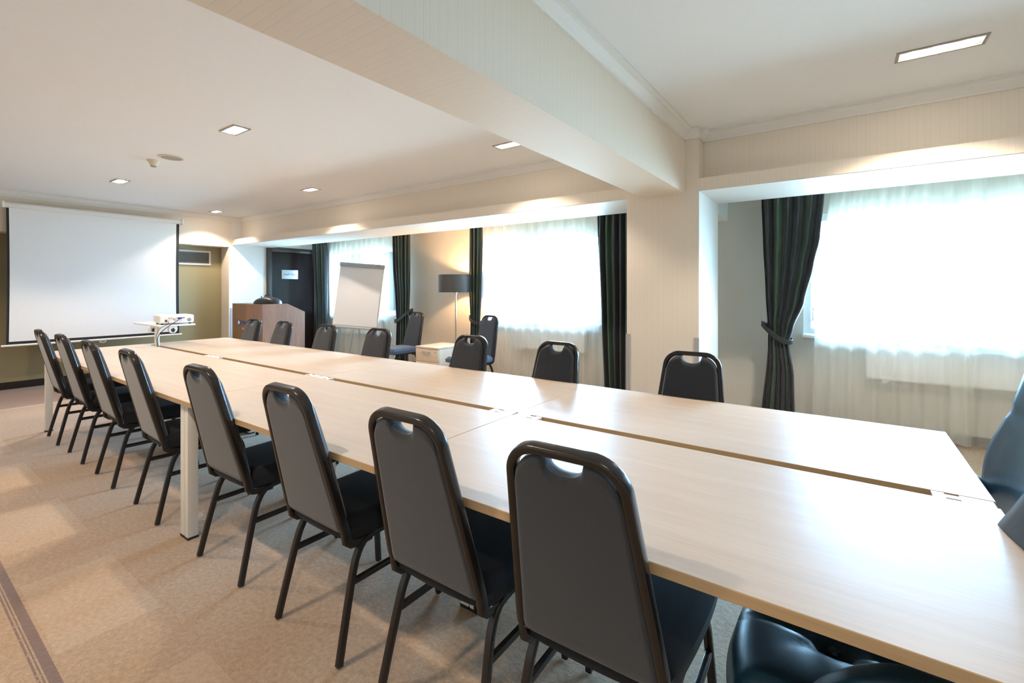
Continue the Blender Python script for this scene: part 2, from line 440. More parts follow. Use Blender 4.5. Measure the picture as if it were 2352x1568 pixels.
# cross beam (slightly skewed), with its own cornice
zb = 2.083
def skew(xL0, xL1, y): t = (y-0.5)/(3.78-0.5); return xL0+(xL1-xL0)*t
bm = bmesh.new()
va = [(skew(-1.405, -1.359, y), y) for y in (YB, YW)]; vb = [(skew(-1.050, -1.017, y), y) for y in (YB, YW)]
q = [(va[0][0], va[0][1]), (vb[0][0], vb[0][1]), (vb[1][0], vb[1][1]), (va[1][0], va[1][1])]
prism(bm, q, 'z', zb, ZC)
struct('trim_13', bm, M['paper_y'])
CP = [(0, 0), (0.012, 0), (0.018, 0.012), (0.030, 0.022), (0.050, 0.040), (0.056, 0.055), (0.075, 0.060), (0.075, 0.073), (0, 0.073)]
def cornice(name, p0, p1, inward, mat='cornice'):
    """moulding from p0 to p1 along the wall; inward = direction into the room"""
    bm = bmesh.new(); p0 = Vector((*p0, 0)); p1 = Vector((*p1, 0)); w = Vector((*inward, 0))
    r = [[bm.verts.new(p+w*a+Vector((0, 0, ZC-0.073+b))) for a, b in CP] for p in (p0, p1)]
    n = len(CP)
    for k in range(n): bm.faces.new((r[0][k], r[0][(k+1) % n], r[1][(k+1) % n], r[1][k]))
    bm.faces.new(r[0]); bm.faces.new(r[1][::-1])
    return struct(name, bm, M[mat])
cornice('trim_14', (XS, YR), (-1.491, YR), (0, -1))
cornice('trim_15', (-0.912, YR), (XE, YR), (0, -1))
cornice('trim_16', (-1.02, YW), (-0.90, YW), (0, -1))
cornice('trim_17', (-0.912, YW-0.0), (-0.912, YR), (1, 0))
cornice('trim_18', (XS, YB), (XS, YR), (1, 0))
cornice('trim_19', (vb[0][0], vb[0][1]), (vb[1][0], vb[1][1]), (1, 0))
cornice('trim_20', (va[0][0], va[0][1]), (va[1][0], va[1][1]), (-1, 0))
struct('baseboard_left', B((XW, XW+0.018, YB, 3.73, 0, 0.095)), M['dark_base'])
bm = bmesh.new()
add_box(bm, XS+0.001, -8.4+8.4-8.5, YWALL-0.016, YWALL, 0, 0.07)
add_box(bm, -8.5, XE, YWALL-0.016, YWALL, 0, 0.07)
struct('baseboard_window', bm, M['dark_base'])

# windows
for wi, (x0, x1) in enumerate(WINDOWS):
    w = bpy.data.objects.new('window_%d' % (wi+1), None); COL.objects.link(w); w['kind'] = 'structure'
    w.location = (0, 0, 0)
    f = bmesh.new(); y0, y1 = YWALL+0.07, YWALL+0.13
    add_box(f, x0, x0+0.06, y0, y1, ZSILL, ZLINT); add_box(f, x1-0.06, x1, y0, y1, ZSILL, ZLINT)
    add_box(f, x0+0.06, x1-0.06, y0, y1, ZSILL, ZSILL+0.06); add_box(f, x0+0.06, x1-0.06, y0, y1, ZLINT-0.06, ZLINT)
    mull = [(x0+x1)/2] if wi < 2 else [0.78, 1.55]
    for mx in mull: add_box(f, mx-0.055, mx+0.055, y0, y1, ZSILL+0.06, ZLINT-0.06)
    obj('window_frame', f, M['pvc'], w, smooth=False)
    obj('glass_pane', B((x0+0.06, x1-0.06, YWALL+0.098, YWALL+0.102, ZSILL+0.06, ZLINT-0.06)), M['glass'], w, smooth=False)
    obj('window_sill', B((x0-0.01, x1+0.01, YWALL-0.075, YWALL+0.07, ZSILL-0.03, ZSILL), bev=0.004), M['pvc'], w)
    h = B((x0+0.065, x0+0.09, y0-0.02, y0, 1.0, 1.03)); add_box(h, x0+0.07, x0+0.085, y0-0.04, y0-0.018, 1.005, 1.14)
    obj('window_handle', h, M['pvc'], w, smooth=False)
# door in the end wall
d = bpy.data.objects.new('door_1', None); COL.objects.link(d); d['kind'] = 'structure'; d.location = (XS, 4.88, 0)
obj('door_leaf', B((0.0, 0.02, -0.42, 0.42, 0.0, 2.02)), M['door'], d, smooth=False)
f = bmesh.new()
for s in (-1, 1): add_box(f, 0, 0.045, min(s*0.42, s*0.51), max(s*0.42, s*0.51), 0, 2.105, 0.01)
add_box(f, 0, 0.045, -0.42, 0.42, 2.02, 2.105, 0.008)
obj('door_frame', f, M['dark_wood'], d)
hb = bmesh.new(); add_box(hb, 0.02, 0.027, -0.37, -0.33, 0.93, 1.13, 0.003); add_cyl(hb, (0.02, -0.35, 1.04), (0.07, -0.35, 1.04), 0.009)
add_cyl(hb, (0.066, -0.355, 1.04), (0.066, -0.24, 1.04), 0.009)
obj('door_handle', hb, M['steel'], d)
sg = thing('door_sign', 'small pale blue Staff Only sign on the dark brown door', 'sign', (XS+0.0215, 4.81, 1.60))
obj('sign_plate', B((0, 0.004, -0.16, 0.16, -0.085, 0.085), bev=0.0015), M['sign'], sg)
MT = Matrix(((0, 0, 1, 0.0045), (1, 0, 0, 0), (0, 1, 0, 0), (0, 0, 0, 1)))
obj('lettering', text_bm('Staff Only', 0.062, 0.0006, MT), M['ink'], sg, smooth=False)

# ------------------------------------------------------------------ ceiling fixtures
lamp_n = [0]
def downlight(x, y, label, n=2, rz=0.0, step=0.105):
    t = thing('ceiling_downlight', label, 'ceiling light', (x, y, ZC), rz, 'recessed downlights')
    L = step*n/2+0.02
    f = bmesh.new()
    add_box(f, -L, L, -0.065, -0.05, -0.006, 0.0, 0.001); add_box(f, -L, L, 0.05, 0.065, -0.006, 0.0, 0.001)
    add_box(f, -L, -L+0.015, -0.05, 0.05, -0.006, 0.0, 0.001); add_box(f, L-0.015, L, -0.05, 0.05, -0.006, 0.0, 0.001)
    obj('trim_frame', f, M['grille'], t, smooth=False)
    for k in range(n):
        cx = (k-(n-1)/2)*step
        b = bmesh.new(); lathe(b, [(0, -0.006), (0.014, -0.009), (0.027, -0.006), (0.031, 0.0)], 24, (cx, 0))
        obj('bulb', b, M['spot'], t)
        spot_lamp(x+cx*math.cos(rz), y+cx*math.sin(rz))
    return t
def spot_lamp(x, y, power=None, ang=118):
    ld = bpy.data.lights.new('downlight_or_fill', 'SPOT'); ld.energy = power or LAMP_W; ld.color = LAMP_COL
    ld.spot_size = math.radians(ang); ld.spot_blend = 0.35; ld.shadow_soft_size = 0.03
    o = bpy.data.objects.new('downlight_or_fill', ld); COL.objects.link(o); o.location = (x, y, ZC-0.02)
downlight(-3.88, 1.71, 'two-bulb downlight nearest the cross beam, above the left side of the tables')
downlight(-6.81, 1.755, 'two-bulb downlight nearest the projection screen')
downlight(-5.44, 3.29, 'two-bulb downlight in the ceiling between smoke detector and window bay')
downlight(-8.22, 3.34, 'two-bulb downlight in the far corner right of the screen')
downlight(-2.36, 3.26, 'two-bulb downlight close against the edge of the cross beam')
downlight(0.41, 3.245, 'three-bulb downlight on its own right of the cross beam', 3)
for x, y in ((0.3, -0.3), (-1.9, 0.0), (-2.0, 0.0), (-4.6, 0.2), (-4.7, 0.2), (-7.3, 0.3), (2.8, 1.6), (-2.0, -1.6), (-5, -1.6)):  # spots added out of view to light the room, no fixtures built
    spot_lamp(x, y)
t = thing('smoke_detector', 'small cream cone smoke detector on the ceiling', 'smoke detector', (-5.44, 1.66, ZC))
bm = bmesh.new(); lathe(bm, [(0, -0.055), (0.028, -0.055), (0.03, -0.042), (0.056, -0.002), (0.056, 0.0)], 32)
obj('housing', bm, M['offwhite'], t)
bm = bmesh.new(); lathe(bm, [(0, -0.064), (0.022, -0.064), (0.026, -0.055)], 24); obj('sensor', bm, M['grille'], t)
t = thing('ceiling_speaker', 'round flush loudspeaker grille in the ceiling beside the smoke detector', 'speaker', (-5.18, 1.72, ZC))
bm = bmesh.new(); lathe(bm, [(0.082, -0.006), (0.088, -0.009), (0.104, -0.006), (0.108, 0.0)], 40); obj('rim', bm, M['offwhite'], t)
bm = bmesh.new(); lathe(bm, [(0, -0.005), (0.083, -0.005)], 40); obj('grille', bm, M['grille'], t)

# ------------------------------------------------------------------ conference tables
X0 = 0.345; LT = 1.6; YN, YF = 0.985, 2.577; GN, GF = 1.762, 1.812; ZT = 0.74; TH = 0.026
def table_unit(i, near, label):
    xr = X0-i*LT; xl = xr-LT
    ya, yb_ = (YN, GN) if near else (GF, YF)
    t = thing('conference_table', label, 'table', ((xl+xr)/2, (ya+yb_)/2, 0), 0, 'tables pushed together in two rows')
    hx = LT/2-0.0012; hy = (yb_-ya)/2
    bm = bmesh.new(); vs = add_box(bm, -hx, hx, -hy, hy, ZT-TH, ZT, 0.0015, 1)
    bm.normal_update()
    for f in bm.faces: f.material_index = 0 if abs(f.normal.z) > 0.9 else 1
    obj('tabletop', bm, [M['oak'], M['oak_edge']], t, smooth=False)
    # on joints 1 and 3 the legs stand under the middle, elsewhere at the outer edge
    for side in (-1, 1):
        j = i if side == 1 else i+1
        lx = side*(hx-0.024)
        ys = [(-hy+0.045, hy-0.045)]
        ylo, yhi = (-hy+0.045, hy-0.06)
        if j in (1, 3):
            if near: ylo = 1.485-(ya+yb_)/2
            else: yhi = 2.09-(ya+yb_)/2
        else:
            if near: ylo = 1.03-(ya+yb_)/2
            else: yhi = YF-0.045-(ya+yb_)/2
        for y in (ylo, yhi):
            lg = obj('leg', B((lx-0.0225, lx+0.0225, y-0.025, y+0.025, 0.012, ZT-TH-0.0), bev=0.002), M['white_metal'], t)
            obj('foot_cap', B((lx-0.0235, lx+0.0235, y-0.026, y+0.026, 0.0, 0.012)), M['rubber'], lg, smooth=False)
        obj('crossbar', B((lx-0.02, lx+0.02, ylo+0.025, yhi-0.025, ZT-TH-0.05, ZT-TH), bev=0.002), M['white_metal'], t)
    yr = hy-0.06 if near else -hy+0.06
    obj('rail', B((-hx+0.05, hx-0.05, yr-0.02, yr+0.02, ZT-TH-0.05, ZT-TH), bev=0.002), M['white_metal'], t)
    if near:
        yc = (GN+GF)/2-(ya+yb_)/2
        for side in (-1, 1):
            xe = side*hx; s = -side
            bm = bmesh.new()
            x_a, x_b = sorted((xe, xe+s*0.135))
            def seg(u0, u1, v0, v1):
                a, b = sorted((xe+s*u0, xe+s*u1)); add_box(bm, a, b, yc+v0, yc+v1, ZT-0.006, ZT-0.001)
            seg(0.006, 0.075, -0.023, 0.023); seg(0.075, 0.107, -0.012, 0.012); seg(0.107, 0.135, -0.023, 0.023)
            a, b = sorted((xe+s*0.006, xe+s*0.135)); add_box(bm, a, b, yc-0.023, yc+0.023, ZT-0.05, ZT-0.04)
            a, b = sorted((xe+s*0.131, xe+s*0.135)); add_box(bm, a, b, yc-0.023, yc+0.023, ZT-0.05, ZT-0.006)
            obj('cable_plate', bm, M['white'], t, smooth=False)
    return t
where = ['at the right-hand end', 'second from the right-hand end', 'third from the right-hand end', 'at the end nearest the screen']
for i in range(4):
    table_unit(i, True, 'pale oak table in the near row, %s, white steel legs' % where[i])
    table_unit(i, False, 'pale oak table in the row by the windows, %s' % where[i])

# ------------------------------------------------------------------ banquet chair
ZB0, HB = 0.445, 0.545; LEAN = 0.245
def halfw(w): return 0.198-0.052*(w/HB)
def pl(u, w, n=0.0):
    """point on the leaning back: u lateral, w up along, n towards the sitter"""
    c, s = math.cos(LEAN), math.sin(LEAN)
    return Vector((u, -0.222-s*w+c*n, ZB0+c*w+s*n))
def chair_outline(inset=0.0, rt=0.088, rb=0.045):
    pts = []
    W1 = HB-inset; W0 = inset
    def arc(cx, cy, r, a0, a1, k=10):
        for i in range(k+1):
            a = a0+(a1-a0)*i/k; pts.append((cx+r*math.cos(a), cy+r*math.sin(a)))
    sl = math.atan(0.052/HB)
    rt -= inset; rb = max(rb-inset, 0.012)
    xt = halfw(W1-rt)-inset-rt; xb = halfw(W0+rb)-inset-rb
    arc(xb, W0+rb, rb, -PI/2, 0+sl); arc(xt, W1-rt, rt, 0+sl, PI/2)
    arc(-xt, W1-rt, rt, PI/2, PI-sl); arc(-xb, W0+rb, rb, PI-sl, 1.5*PI)
    return pts
def make_chair(name, fab, seatm):
    t = thing(name, 'x', 'chair')
    # frame loop
    bm = bmesh.new(); out = chair_outline(0.012)
    k0 = 11; up_ = [pl(u, w, 0.018) for u, w in out[11:33]]          # side, top, side
    def foot(s):                                                      # frame bends forward under the seat
        u = s*(halfw(0.03)-0.012)
        return [pl(u, 0.03, 0.018), pl(u, 0.0, 0.020), Vector((u-s*0.001, -0.197, 0.412)), Vector((u-s*0.003, -0.178, 0.397)), Vector((u-s*0.004, -0.15, 0.392)), Vector((u-s*0.005, -0.09, 0.392))]
    path = foot(1)[::-1]+up_+foot(-1)
    # profile carried with a frame that follows the bend
    P_ = [Vector(p) for p in path]; prof = rrect(0.023, 0.034, 0.008, 3); rings = []
    nrm = (pl(0, 0, 1)-pl(0, 0, 0)).normalized()
    for i, p in enumerate(P_):
        t_ = (P_[min(i+1, len(P_)-1)]-P_[max(i-1, 0)]).normalized()
        ctr = Vector((0, p.y, p.z)); side_ = nrm.cross(t_)
        if i < 6 or i >= len(P_)-6: side_ = Vector((1 if i < 6 else -1, 0, 0)); side_ = (side_-t_*side_.dot(t_))
        elif side_.length < 1e-4: side_ = Vector((1, 0, 0))
        side_.normalize(); n_ = t_.cross(side_).normalized()
        if i >= 6 and i < len(P_)-6 and n_.dot(nrm) < 0: n_ = -n_
        rings.append((side_, n_))
    # keep orientations continuous
    prev = None; VR = []
    for p, (a_, b_) in zip(P_, rings):
        if prev is not None:
            if a_.dot(prev[0]) < 0: a_ = -a_
            if b_.dot(prev[1]) < 0: b_ = -b_
        prev = (a_, b_)
        VR.append([bm.verts.new(p+a_*x+b_*y) for x, y in prof])
    for a_, b_ in zip(VR, VR[1:]):
        for q in range(len(prof)): bm.faces.new((a_[q], a_[(q+1) % len(prof)], b_[(q+1) % len(prof)], b_[q]))
    bm.faces.new(VR[0]); bm.faces.new(VR[-1][::-1])
    obj('back_frame', bm, M['frame'], t)
    # pad with the grip notch
    bm = bmesh.new(); NU, NV = 40, 30
    inset = 0.018; r = 0.075; W1 = HB-inset-0.004; W0 = -0.004
    hwB = halfw(W0)-inset; hwT = halfw(W1)-inset
    def top(s):
        u = abs(s)*(hwT+0.006)
        edge = hwT-u
        z = W1 if edge > r else W1-r+math.sqrt(max(r*r-(r-max(edge, 0))**2, 0))
        q = abs(u)
        if q < 0.054: z = min(z, W1-0.036*math.sqrt(max(0, 1-(q/0.054)**2.2))-0.006)
        return z
    def bot(s):
        e = 1-abs(s); u = e*hwB; rb = 0.03
        return W0 if u > rb else W0+rb-math.sqrt(max(rb*rb-(rb-u)**2, 0))
    F, K = {}, {}
    ss = [math.sin(PI/2*(-1+2*i/NU))*0.35+(-1+2*i/NU)*0.65 for i in range(NU+1)]
    for i, s in enumerate(ss):
        for j in range(NV+1):
            v = j/NV; vv = 0.5-0.5*math.cos(PI*v)
            vv = 0.5*v+0.5*vv
            w = bot(s)+(top(s)-bot(s))*vv
            u = s*(halfw(w)-inset)
            du = 1-abs(s); dw = min(v, 1-v)
            e = min(1, du*9)**0.5*min(1, dw*14)**0.5
            puff = 0.030*e*(0.75+0.25*math.sin(PI*v))
            F[i, j] = bm.verts.new(pl(u, w, 0.026+puff))
            K[i, j] = bm.verts.new(pl(u, w, 0.008-0.006*min(1, du*14)*min(1, dw*20)))
    for i in range(NU):
        for j in range(NV):
            bm.faces.new((F[i, j], F[i+1, j], F[i+1, j+1], F[i, j+1]))
            bm.faces.new((K[i, j], K[i, j+1], K[i+1, j+1], K[i+1, j]))
    for i in range(NU):
        bm.faces.new((F[i, 0], K[i, 0], K[i+1, 0], F[i+1, 0])); bm.faces.new((F[i, NV], F[i+1, NV], K[i+1, NV], K[i, NV]))
    for j in range(NV):
        bm.faces.new((F[0, j], F[0, j+1], K[0, j+1], K[0, j])); bm.faces.new((F[NU, j], K[NU, j], K[NU, j+1], F[NU, j+1]))
    obj('backrest', bm, fab, t)
    # seat cushion
    bm = bmesh.new(); nu, nv = 22, 22; T, D_ = {}, {}
    for i in range(nu+1):
        for j in range(nv+1):
            a = -1+2*i/nu; b = -1+2*j/nv
            sx = a*math.sqrt(1-0.10*b*b); sy = b*math.sqrt(1-0.10*a*a)
            hw = 0.212+0.012*b
            x = sx*hw; y = 0.028+sy*0.236
            e = min(1, (1-abs(a))*7)**0.5*min(1, (1-abs(b))*7)**0.5
            T[i, j] = bm.verts.new((x, y, 0.452+0.034*e+0.006*(1-a*a)*(1-b*b)))
            D_[i, j] = bm.verts.new((x*0.985, y*0.985, 0.412))
    for i in range(nu):
        for j in range(nv):
            bm.faces.new((T[i, j], T[i+1, j], T[i+1, j+1], T[i, j+1])); bm.faces.new((D_[i, j], D_[i, j+1], D_[i+1, j+1], D_[i+1, j]))
        bm.faces.new((T[i, 0], D_[i, 0], D_[i+1, 0], T[i+1, 0])); bm.faces.new((T[i, nv], T[i+1, nv], D_[i+1, nv], D_[i, nv]))
    for j in range(nv):
        bm.faces.new((T[0, j], T[0, j+1], D_[0, j+1], D_[0, j])); bm.faces.new((T[nu, j], D_[nu, j], D_[nu, j+1], T[nu, j+1]))
    obj('seat', bm, seatm, t)
    # legs, one inverted U each side split in front and rear leg
    prof = rrect(0.024, 0.024, 0.006, 2)
    for s in (-1, 1):
        rear = catmull([(s*0.207, -0.245, 0.006), (s*0.199, -0.214, 0.14), (s*0.190, -0.180, 0.28), (s*0.186, -0.158, 0.345), (s*0.184, -0.125, 0.388), (s*0.183, -0.075, 0.401), (s*0.183, -0.02, 0.402)], 6)
        frnt = catmull([(s*0.205, 0.245, 0.006), (s*0.198, 0.232, 0.14), (s*0.190, 0.216, 0.28), (s*0.186, 0.203, 0.345), (s*0.184, 0.172, 0.388), (s*0.183, 0.12, 0.401), (s*0.183, -0.02, 0.402)], 6)
        for path in (rear, frnt):
            bm = bmesh.new(); sweep(bm, path, prof, up=(1, 0, 0))
            lg = obj('leg', bm, M['frame'], t)
        bm = bmesh.new(); sweep(bm, [(s*0.192, -0.186, 0.262), (s*0.192, 0.218, 0.262)], rrect(0.018, 0.022, 0.004, 2), up=(0, 0, 1))
        obj('stretcher', bm, M['frame'], t)
    for y in (-0.11, 0.16):
        bm = bmesh.new(); sweep(bm, [(-0.183, y, 0.396), (0.183, y, 0.396)], rrect(0.02, 0.02, 0.004, 2)); obj('seat_rail', bm, M['frame'], t)
    for s in (-1, 1):
        bm = bmesh.new(); sweep(bm, [(s*0.165, -0.214, ZB0+0.012), (s*0.165, -0.11, 0.400)], rrect(0.02, 0.02, 0.004, 2), up=(1, 0, 0)); obj('back_stay', bm, M['frame'], t)
    return t
chair = make_chair('banquet_chair', M['fabric'], M['seat_shaded'])
chair_b = make_chair('banquet_chair', M['fabric_daylit'], M['seat_daylit'])
used = {id(chair): False, id(chair_b): False}
def place(proto, x, y, rz, label, group):
    o = copy_tree(proto) if used[id(proto)] else proto
    used[id(proto)] = True
    o.location = (x, y, 0); o.rotation_euler = (0, 0, rz); o['label'] = label; o['group'] = group; o['category'] = 'chair'
G1 = 'black banquet chairs along the near side of the tables'; G2 = 'black banquet chairs along the window side of the tables'
near = [(-0.505, 1.225, 0.02, 'black banquet chair nearest the camera, back seen large in front'),
        (-1.015, 1.225, 0.0, 'black banquet chair second from the camera on the near side'),
        (-1.640, 1.222, -0.01, 'black banquet chair third from the camera on the near side'),
        (-2.392, 1.228, 0.015, 'black banquet chair just right of the white paired table legs'),
        (-3.325, 1.225, -0.045, 'black banquet chair just left of the white paired table legs'),
        (-4.133, 1.228, -0.03, 'black banquet chair third from the screen end, near side'),
        (-4.878, 1.230, -0.02, 'black banquet chair second from the screen end, near side'),
        (-5.592, 1.228, -0.04, 'black banquet chair closest to the screen on the near side')]
for x, y, r_, l in near: place(chair, x, y, r_, l, G1)
far = [(-0.665, 2.335, PI+0.03, 'black banquet chair across the table in front of the column'),
       (-1.525, 2.335, PI-0.02, 'black banquet chair across the table before the middle sheer curtain'),
       (-2.262, 2.335, PI, 'black banquet chair across the table in front of the floor lamp'),
       (-3.32, 2.335, PI+0.02, 'black banquet chair across the table, below the right half of the flip chart'),
       (-4.11, 2.335, PI-0.01, 'black banquet chair across the table, at the left edge of the flip chart'),
       (-4.90, 2.335, PI, 'black banquet chair in front of the daylit side of the lectern'),
       (-5.55, 2.335, PI+0.01, 'black banquet chair in front of the logo on the lectern')]
for x, y, r_, l in far: place(chair, x, y, r_, l, G2)
G3 = 'blue-grey banquet chairs against the window wall'
place(chair_b, -5.25, 4.56, PI-0.08, 'blue-lit banquet chair left of the drawer cabinet by the tied drape', G3)
place(chair_b, -3.80, 4.47, PI-0.15, 'blue-lit banquet chair right of the floor lamp by the sheer', G3)

# ------------------------------------------------------------------ leather armchairs at the table head
def make_armchair():
    t = thing('leather_armchair', 'x', 'armchair')
    bm = bmesh.new(); nu = nv = 36; T, D_ = {}, {}
    for i in range(nu+1):
        for j in range(nv+1):
            a = -1+2*i/nu; b = -1+2*j/nv
            sx = a*math.sqrt(1-0.24*b*b); sy = b*math.sqrt(1-0.24*a*a)
            x = sx*0.262; y = 0.0+sy*0.315
            rr = min(1.0, max(abs(a), abs(b)))
            e = max(0.0, 1-rr**7)**0.45
            z = 0.405+0.095*e
            dd = math.hypot(x, y-0.09)
            z -= 0.030*math.exp(-(dd/0.035)**2)+0.016*math.exp(-(dd/0.11)**2)
            z -= 0.006*math.exp(-(x/0.006)**2)
            z -= 0.008*math.exp(-((abs(x)-abs(y-0.09)*0.8)/0.016)**2)*math.exp(-(dd/0.10)**2)
            T[i, j] = bm.verts.new((x, y, z)); D_[i, j] = bm.verts.new((x*0.94, y*0.94, 0.375))
    for i in range(nu):
        for j in range(nv):
            bm.faces.new((T[i, j], T[i+1, j], T[i+1, j+1], T[i, j+1])); bm.faces.new((D_[i, j], D_[i, j+1], D_[i+1, j+1], D_[i+1, j]))
        bm.faces.new((T[i, 0], D_[i, 0], D_[i+1, 0], T[i+1, 0])); bm.faces.new((T[i, nv], T[i+1, nv], D_[i+1, nv], D_[i, nv]))
    for j in range(nv):
        bm.faces.new((T[0, j], T[0, j+1], D_[0, j+1], D_[0, j])); bm.faces.new((T[nu, j], D_[nu, j], D_[nu, j+1], T[nu, j+1]))
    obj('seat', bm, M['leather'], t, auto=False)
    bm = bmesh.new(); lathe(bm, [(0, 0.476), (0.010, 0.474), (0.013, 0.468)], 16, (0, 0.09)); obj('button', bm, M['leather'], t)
    # backrest
    prof = [(0.44, 0.30, 0.0), (0.55, 0.345, -0.01), (0.65, 0.365, -0.02), (0.73, 0.345, -0.035), (0.81, 0.285, -0.055), (0.89, 0.235, -0.075), (0.97, 0.228, -0.095), (1.06, 0.235, -0.12), (1.15, 0.225, -0.15), (1.22, 0.18, -0.18), (1.25, 0.11, -0.19)]
    P = catmull([(w, y, z) for z, w, y in prof], 4)
    bm = bmesh.new(); F, K = [], []; nu = 20
    for k, p in enumerate(P):
        w, y, z = p; v = k/(len(P)-1); fr, kr = [], []
        for i in range(nu+1):
            s = -1+2*i/nu; th = 0.055*max(0, 1-abs(s)**4)**0.5*min(1, min(v, 1-v)*9+0.15)**0.5
            cv = 0.07*s*s
            dy = 0.006*math.exp(-((z-0.88)/0.015)**2)
            fr.append(bm.verts.new((s*w, -0.29+y+cv+th-dy, z))); kr.append(bm.verts.new((s*w, -0.29+y+cv-th*0.9-0.01, z)))
        F.append(fr); K.append(kr)
    for a in range(len(P)-1):
        for i in range(nu):
            bm.faces.new((F[a][i], F[a][i+1], F[a+1][i+1], F[a+1][i])); bm.faces.new((K[a][i], K[a+1][i], K[a+1][i+1], K[a][i+1]))
        bm.faces.new((F[a][0], F[a+1][0], K[a+1][0], K[a][0])); bm.faces.new((F[a][nu], K[a][nu], K[a+1][nu], F[a+1][nu]))
    for i in range(nu):
        bm.faces.new((F[0][i], K[0][i], K[0][i+1], F[0][i+1])); bm.faces.new((F[-1][i], F[-1][i+1], K[-1][i+1], K[-1][i]))
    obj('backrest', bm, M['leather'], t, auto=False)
    for s in (-1, 1):
        path = catmull([(s*0.255, -0.27, 0.48), (s*0.259, -0.225, 0.555), (s*0.263, -0.13, 0.612), (s*0.264, -0.06, 0.627), (s*0.262, 0.0, 0.620), (s*0.258, 0.06, 0.58), (s*0.255, 0.11, 0.52), (s*0.252, 0.13, 0.42)], 6)
        bm = bmesh.new(); sweep(bm, path, rrect(0.046, 0.062, 0.018, 4), up=(1, 0, 0))
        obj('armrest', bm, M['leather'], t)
    for sx in (-1, 1):
        for sy in (-1, 1):
            bm = bmesh.new(); sweep(bm, [(sx*0.245, sy*0.245, 0.0), (sx*0.235, sy*0.235, 0.38)], rrect(0.032, 0.032, 0.004, 2), up=(1, 0, 0))
            obj('leg', bm, M['dark_wood'], t)
    return t
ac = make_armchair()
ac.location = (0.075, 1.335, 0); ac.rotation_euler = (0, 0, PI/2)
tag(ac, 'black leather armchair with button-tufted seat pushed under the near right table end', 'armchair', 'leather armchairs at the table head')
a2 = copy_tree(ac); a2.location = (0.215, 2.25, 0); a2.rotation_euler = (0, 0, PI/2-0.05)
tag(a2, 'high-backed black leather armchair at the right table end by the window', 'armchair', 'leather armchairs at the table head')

# ------------------------------------------------------------------ projection screen, vent
t = thing('projection_screen', 'large white pull-down projection screen with black border before the olive wall', 'projection screen', (XS+0.10, 1.99, 0))
bm = bmesh.new(); add_cyl(bm, (0, -0.93, 2.385), (0, 1.0, 2.385), 0.036, n=24); obj('casing', bm, M['white'], t)
bm = bmesh.new()
for y in (-0.94, 1.0): add_box(bm, -0.042, 0.042, y-0.012, y+0.012, 2.343, 2.427, 0.008)
obj('end_cap', bm, M['white'], t)
bm = bmesh.new()
for y in (-0.85, 0.9): add_box(bm, -0.10, -0.03, y-0.015, y+0.015, 2.36, 2.41, 0.003)
obj('wall_bracket', bm, M['white'], t, smooth=False)
def screen_grid(y0, y1, z0, z1, dx):
    bm = bmesh.new(); n = 12; V = {}
    for i in range(n+1):
        for j in range(n+1):
            s = i/n; v = j/n; y = y0+(y1-y0)*s; z = z0+(z1-z0)*v
            pinch = 0.007*math.sin(PI*v)*(1-2*s)
            V[i, j] = bm.verts.new((dx, y+pinch, z))
    for i in range(n):
        for j in range(n): bm.faces.new((V[i, j], V[i+1, j], V[i+1, j+1], V[i, j+1]))
    g = bmesh.ops.extrude_face_region(bm, geom=bm.faces[:])
    bmesh.ops.translate(bm, vec=(-0.0015, 0, 0), verts=[v for v in g['geom'] if isinstance(v, bmesh.types.BMVert)])
    return bm
obj('border', screen_grid(-0.91, 0.965, 0.62, 2.37, 0.0), M['black'], t)
obj('screen_fabric', screen_grid(-0.886, 0.925, 0.655, 2.37, 0.003), M['screen'], t)
bm = bmesh.new(); add_cyl(bm, (0, -0.955, 0.605), (0, 1.0, 0.605), 0.014, n=16); obj('bottom_bar', bm, M['white'], t)
bm = bmesh.new(); sweep(bm, [Vector((0.004, 0.03+0.035*math.cos(a), 0.578+0.014*math.sin(a))) for a in [2*PI*k/16 for k in range(16)]], circ(0.004, 6), up=(1, 0, 0), closed=True)
obj('pull_handle', bm, M['white'], t)

t = thing('air_vent', 'white framed ventilation grille high on the olive wall', 'air vent', (XW, 3.27, 1.855))
bm = bmesh.new()
add_box(bm, 0, 0.02, -0.33, 0.29, 0.095, 0.125, 0.003); add_box(bm, 0, 0.02, -0.33, 0.29, -0.125, -0.095, 0.003)
add_box(bm, 0, 0.02, 0.26, 0.29, -0.095, 0.095, 0.003); add_box(bm, 0, 0.02, -0.33, -0.30, -0.095, 0.095, 0.003); add_box(bm, 0, 0.02, -0.225, -0.205, -0.095, 0.095)
obj('vent_frame', bm, M['white'], t)
obj('duct_backing', B((0.001, 0.004, -0.30, 0.26, -0.095, 0.095)), M['dgrille'], t, smooth=False)
bm = bmesh.new()
for k in range(9):
    z = -0.085+k*0.0213
    vs = add_box(bm, -0.007, 0.007, -0.30, 0.26, -0.0012, 0.0012)
    bmesh.ops.transform(bm, matrix=Matrix.Translation((0.012, 0, z)) @ Matrix.Rotation(0.6, 4, 'Y'), verts=vs)
obj('slat', bm, M['grille'], t, smooth=False)

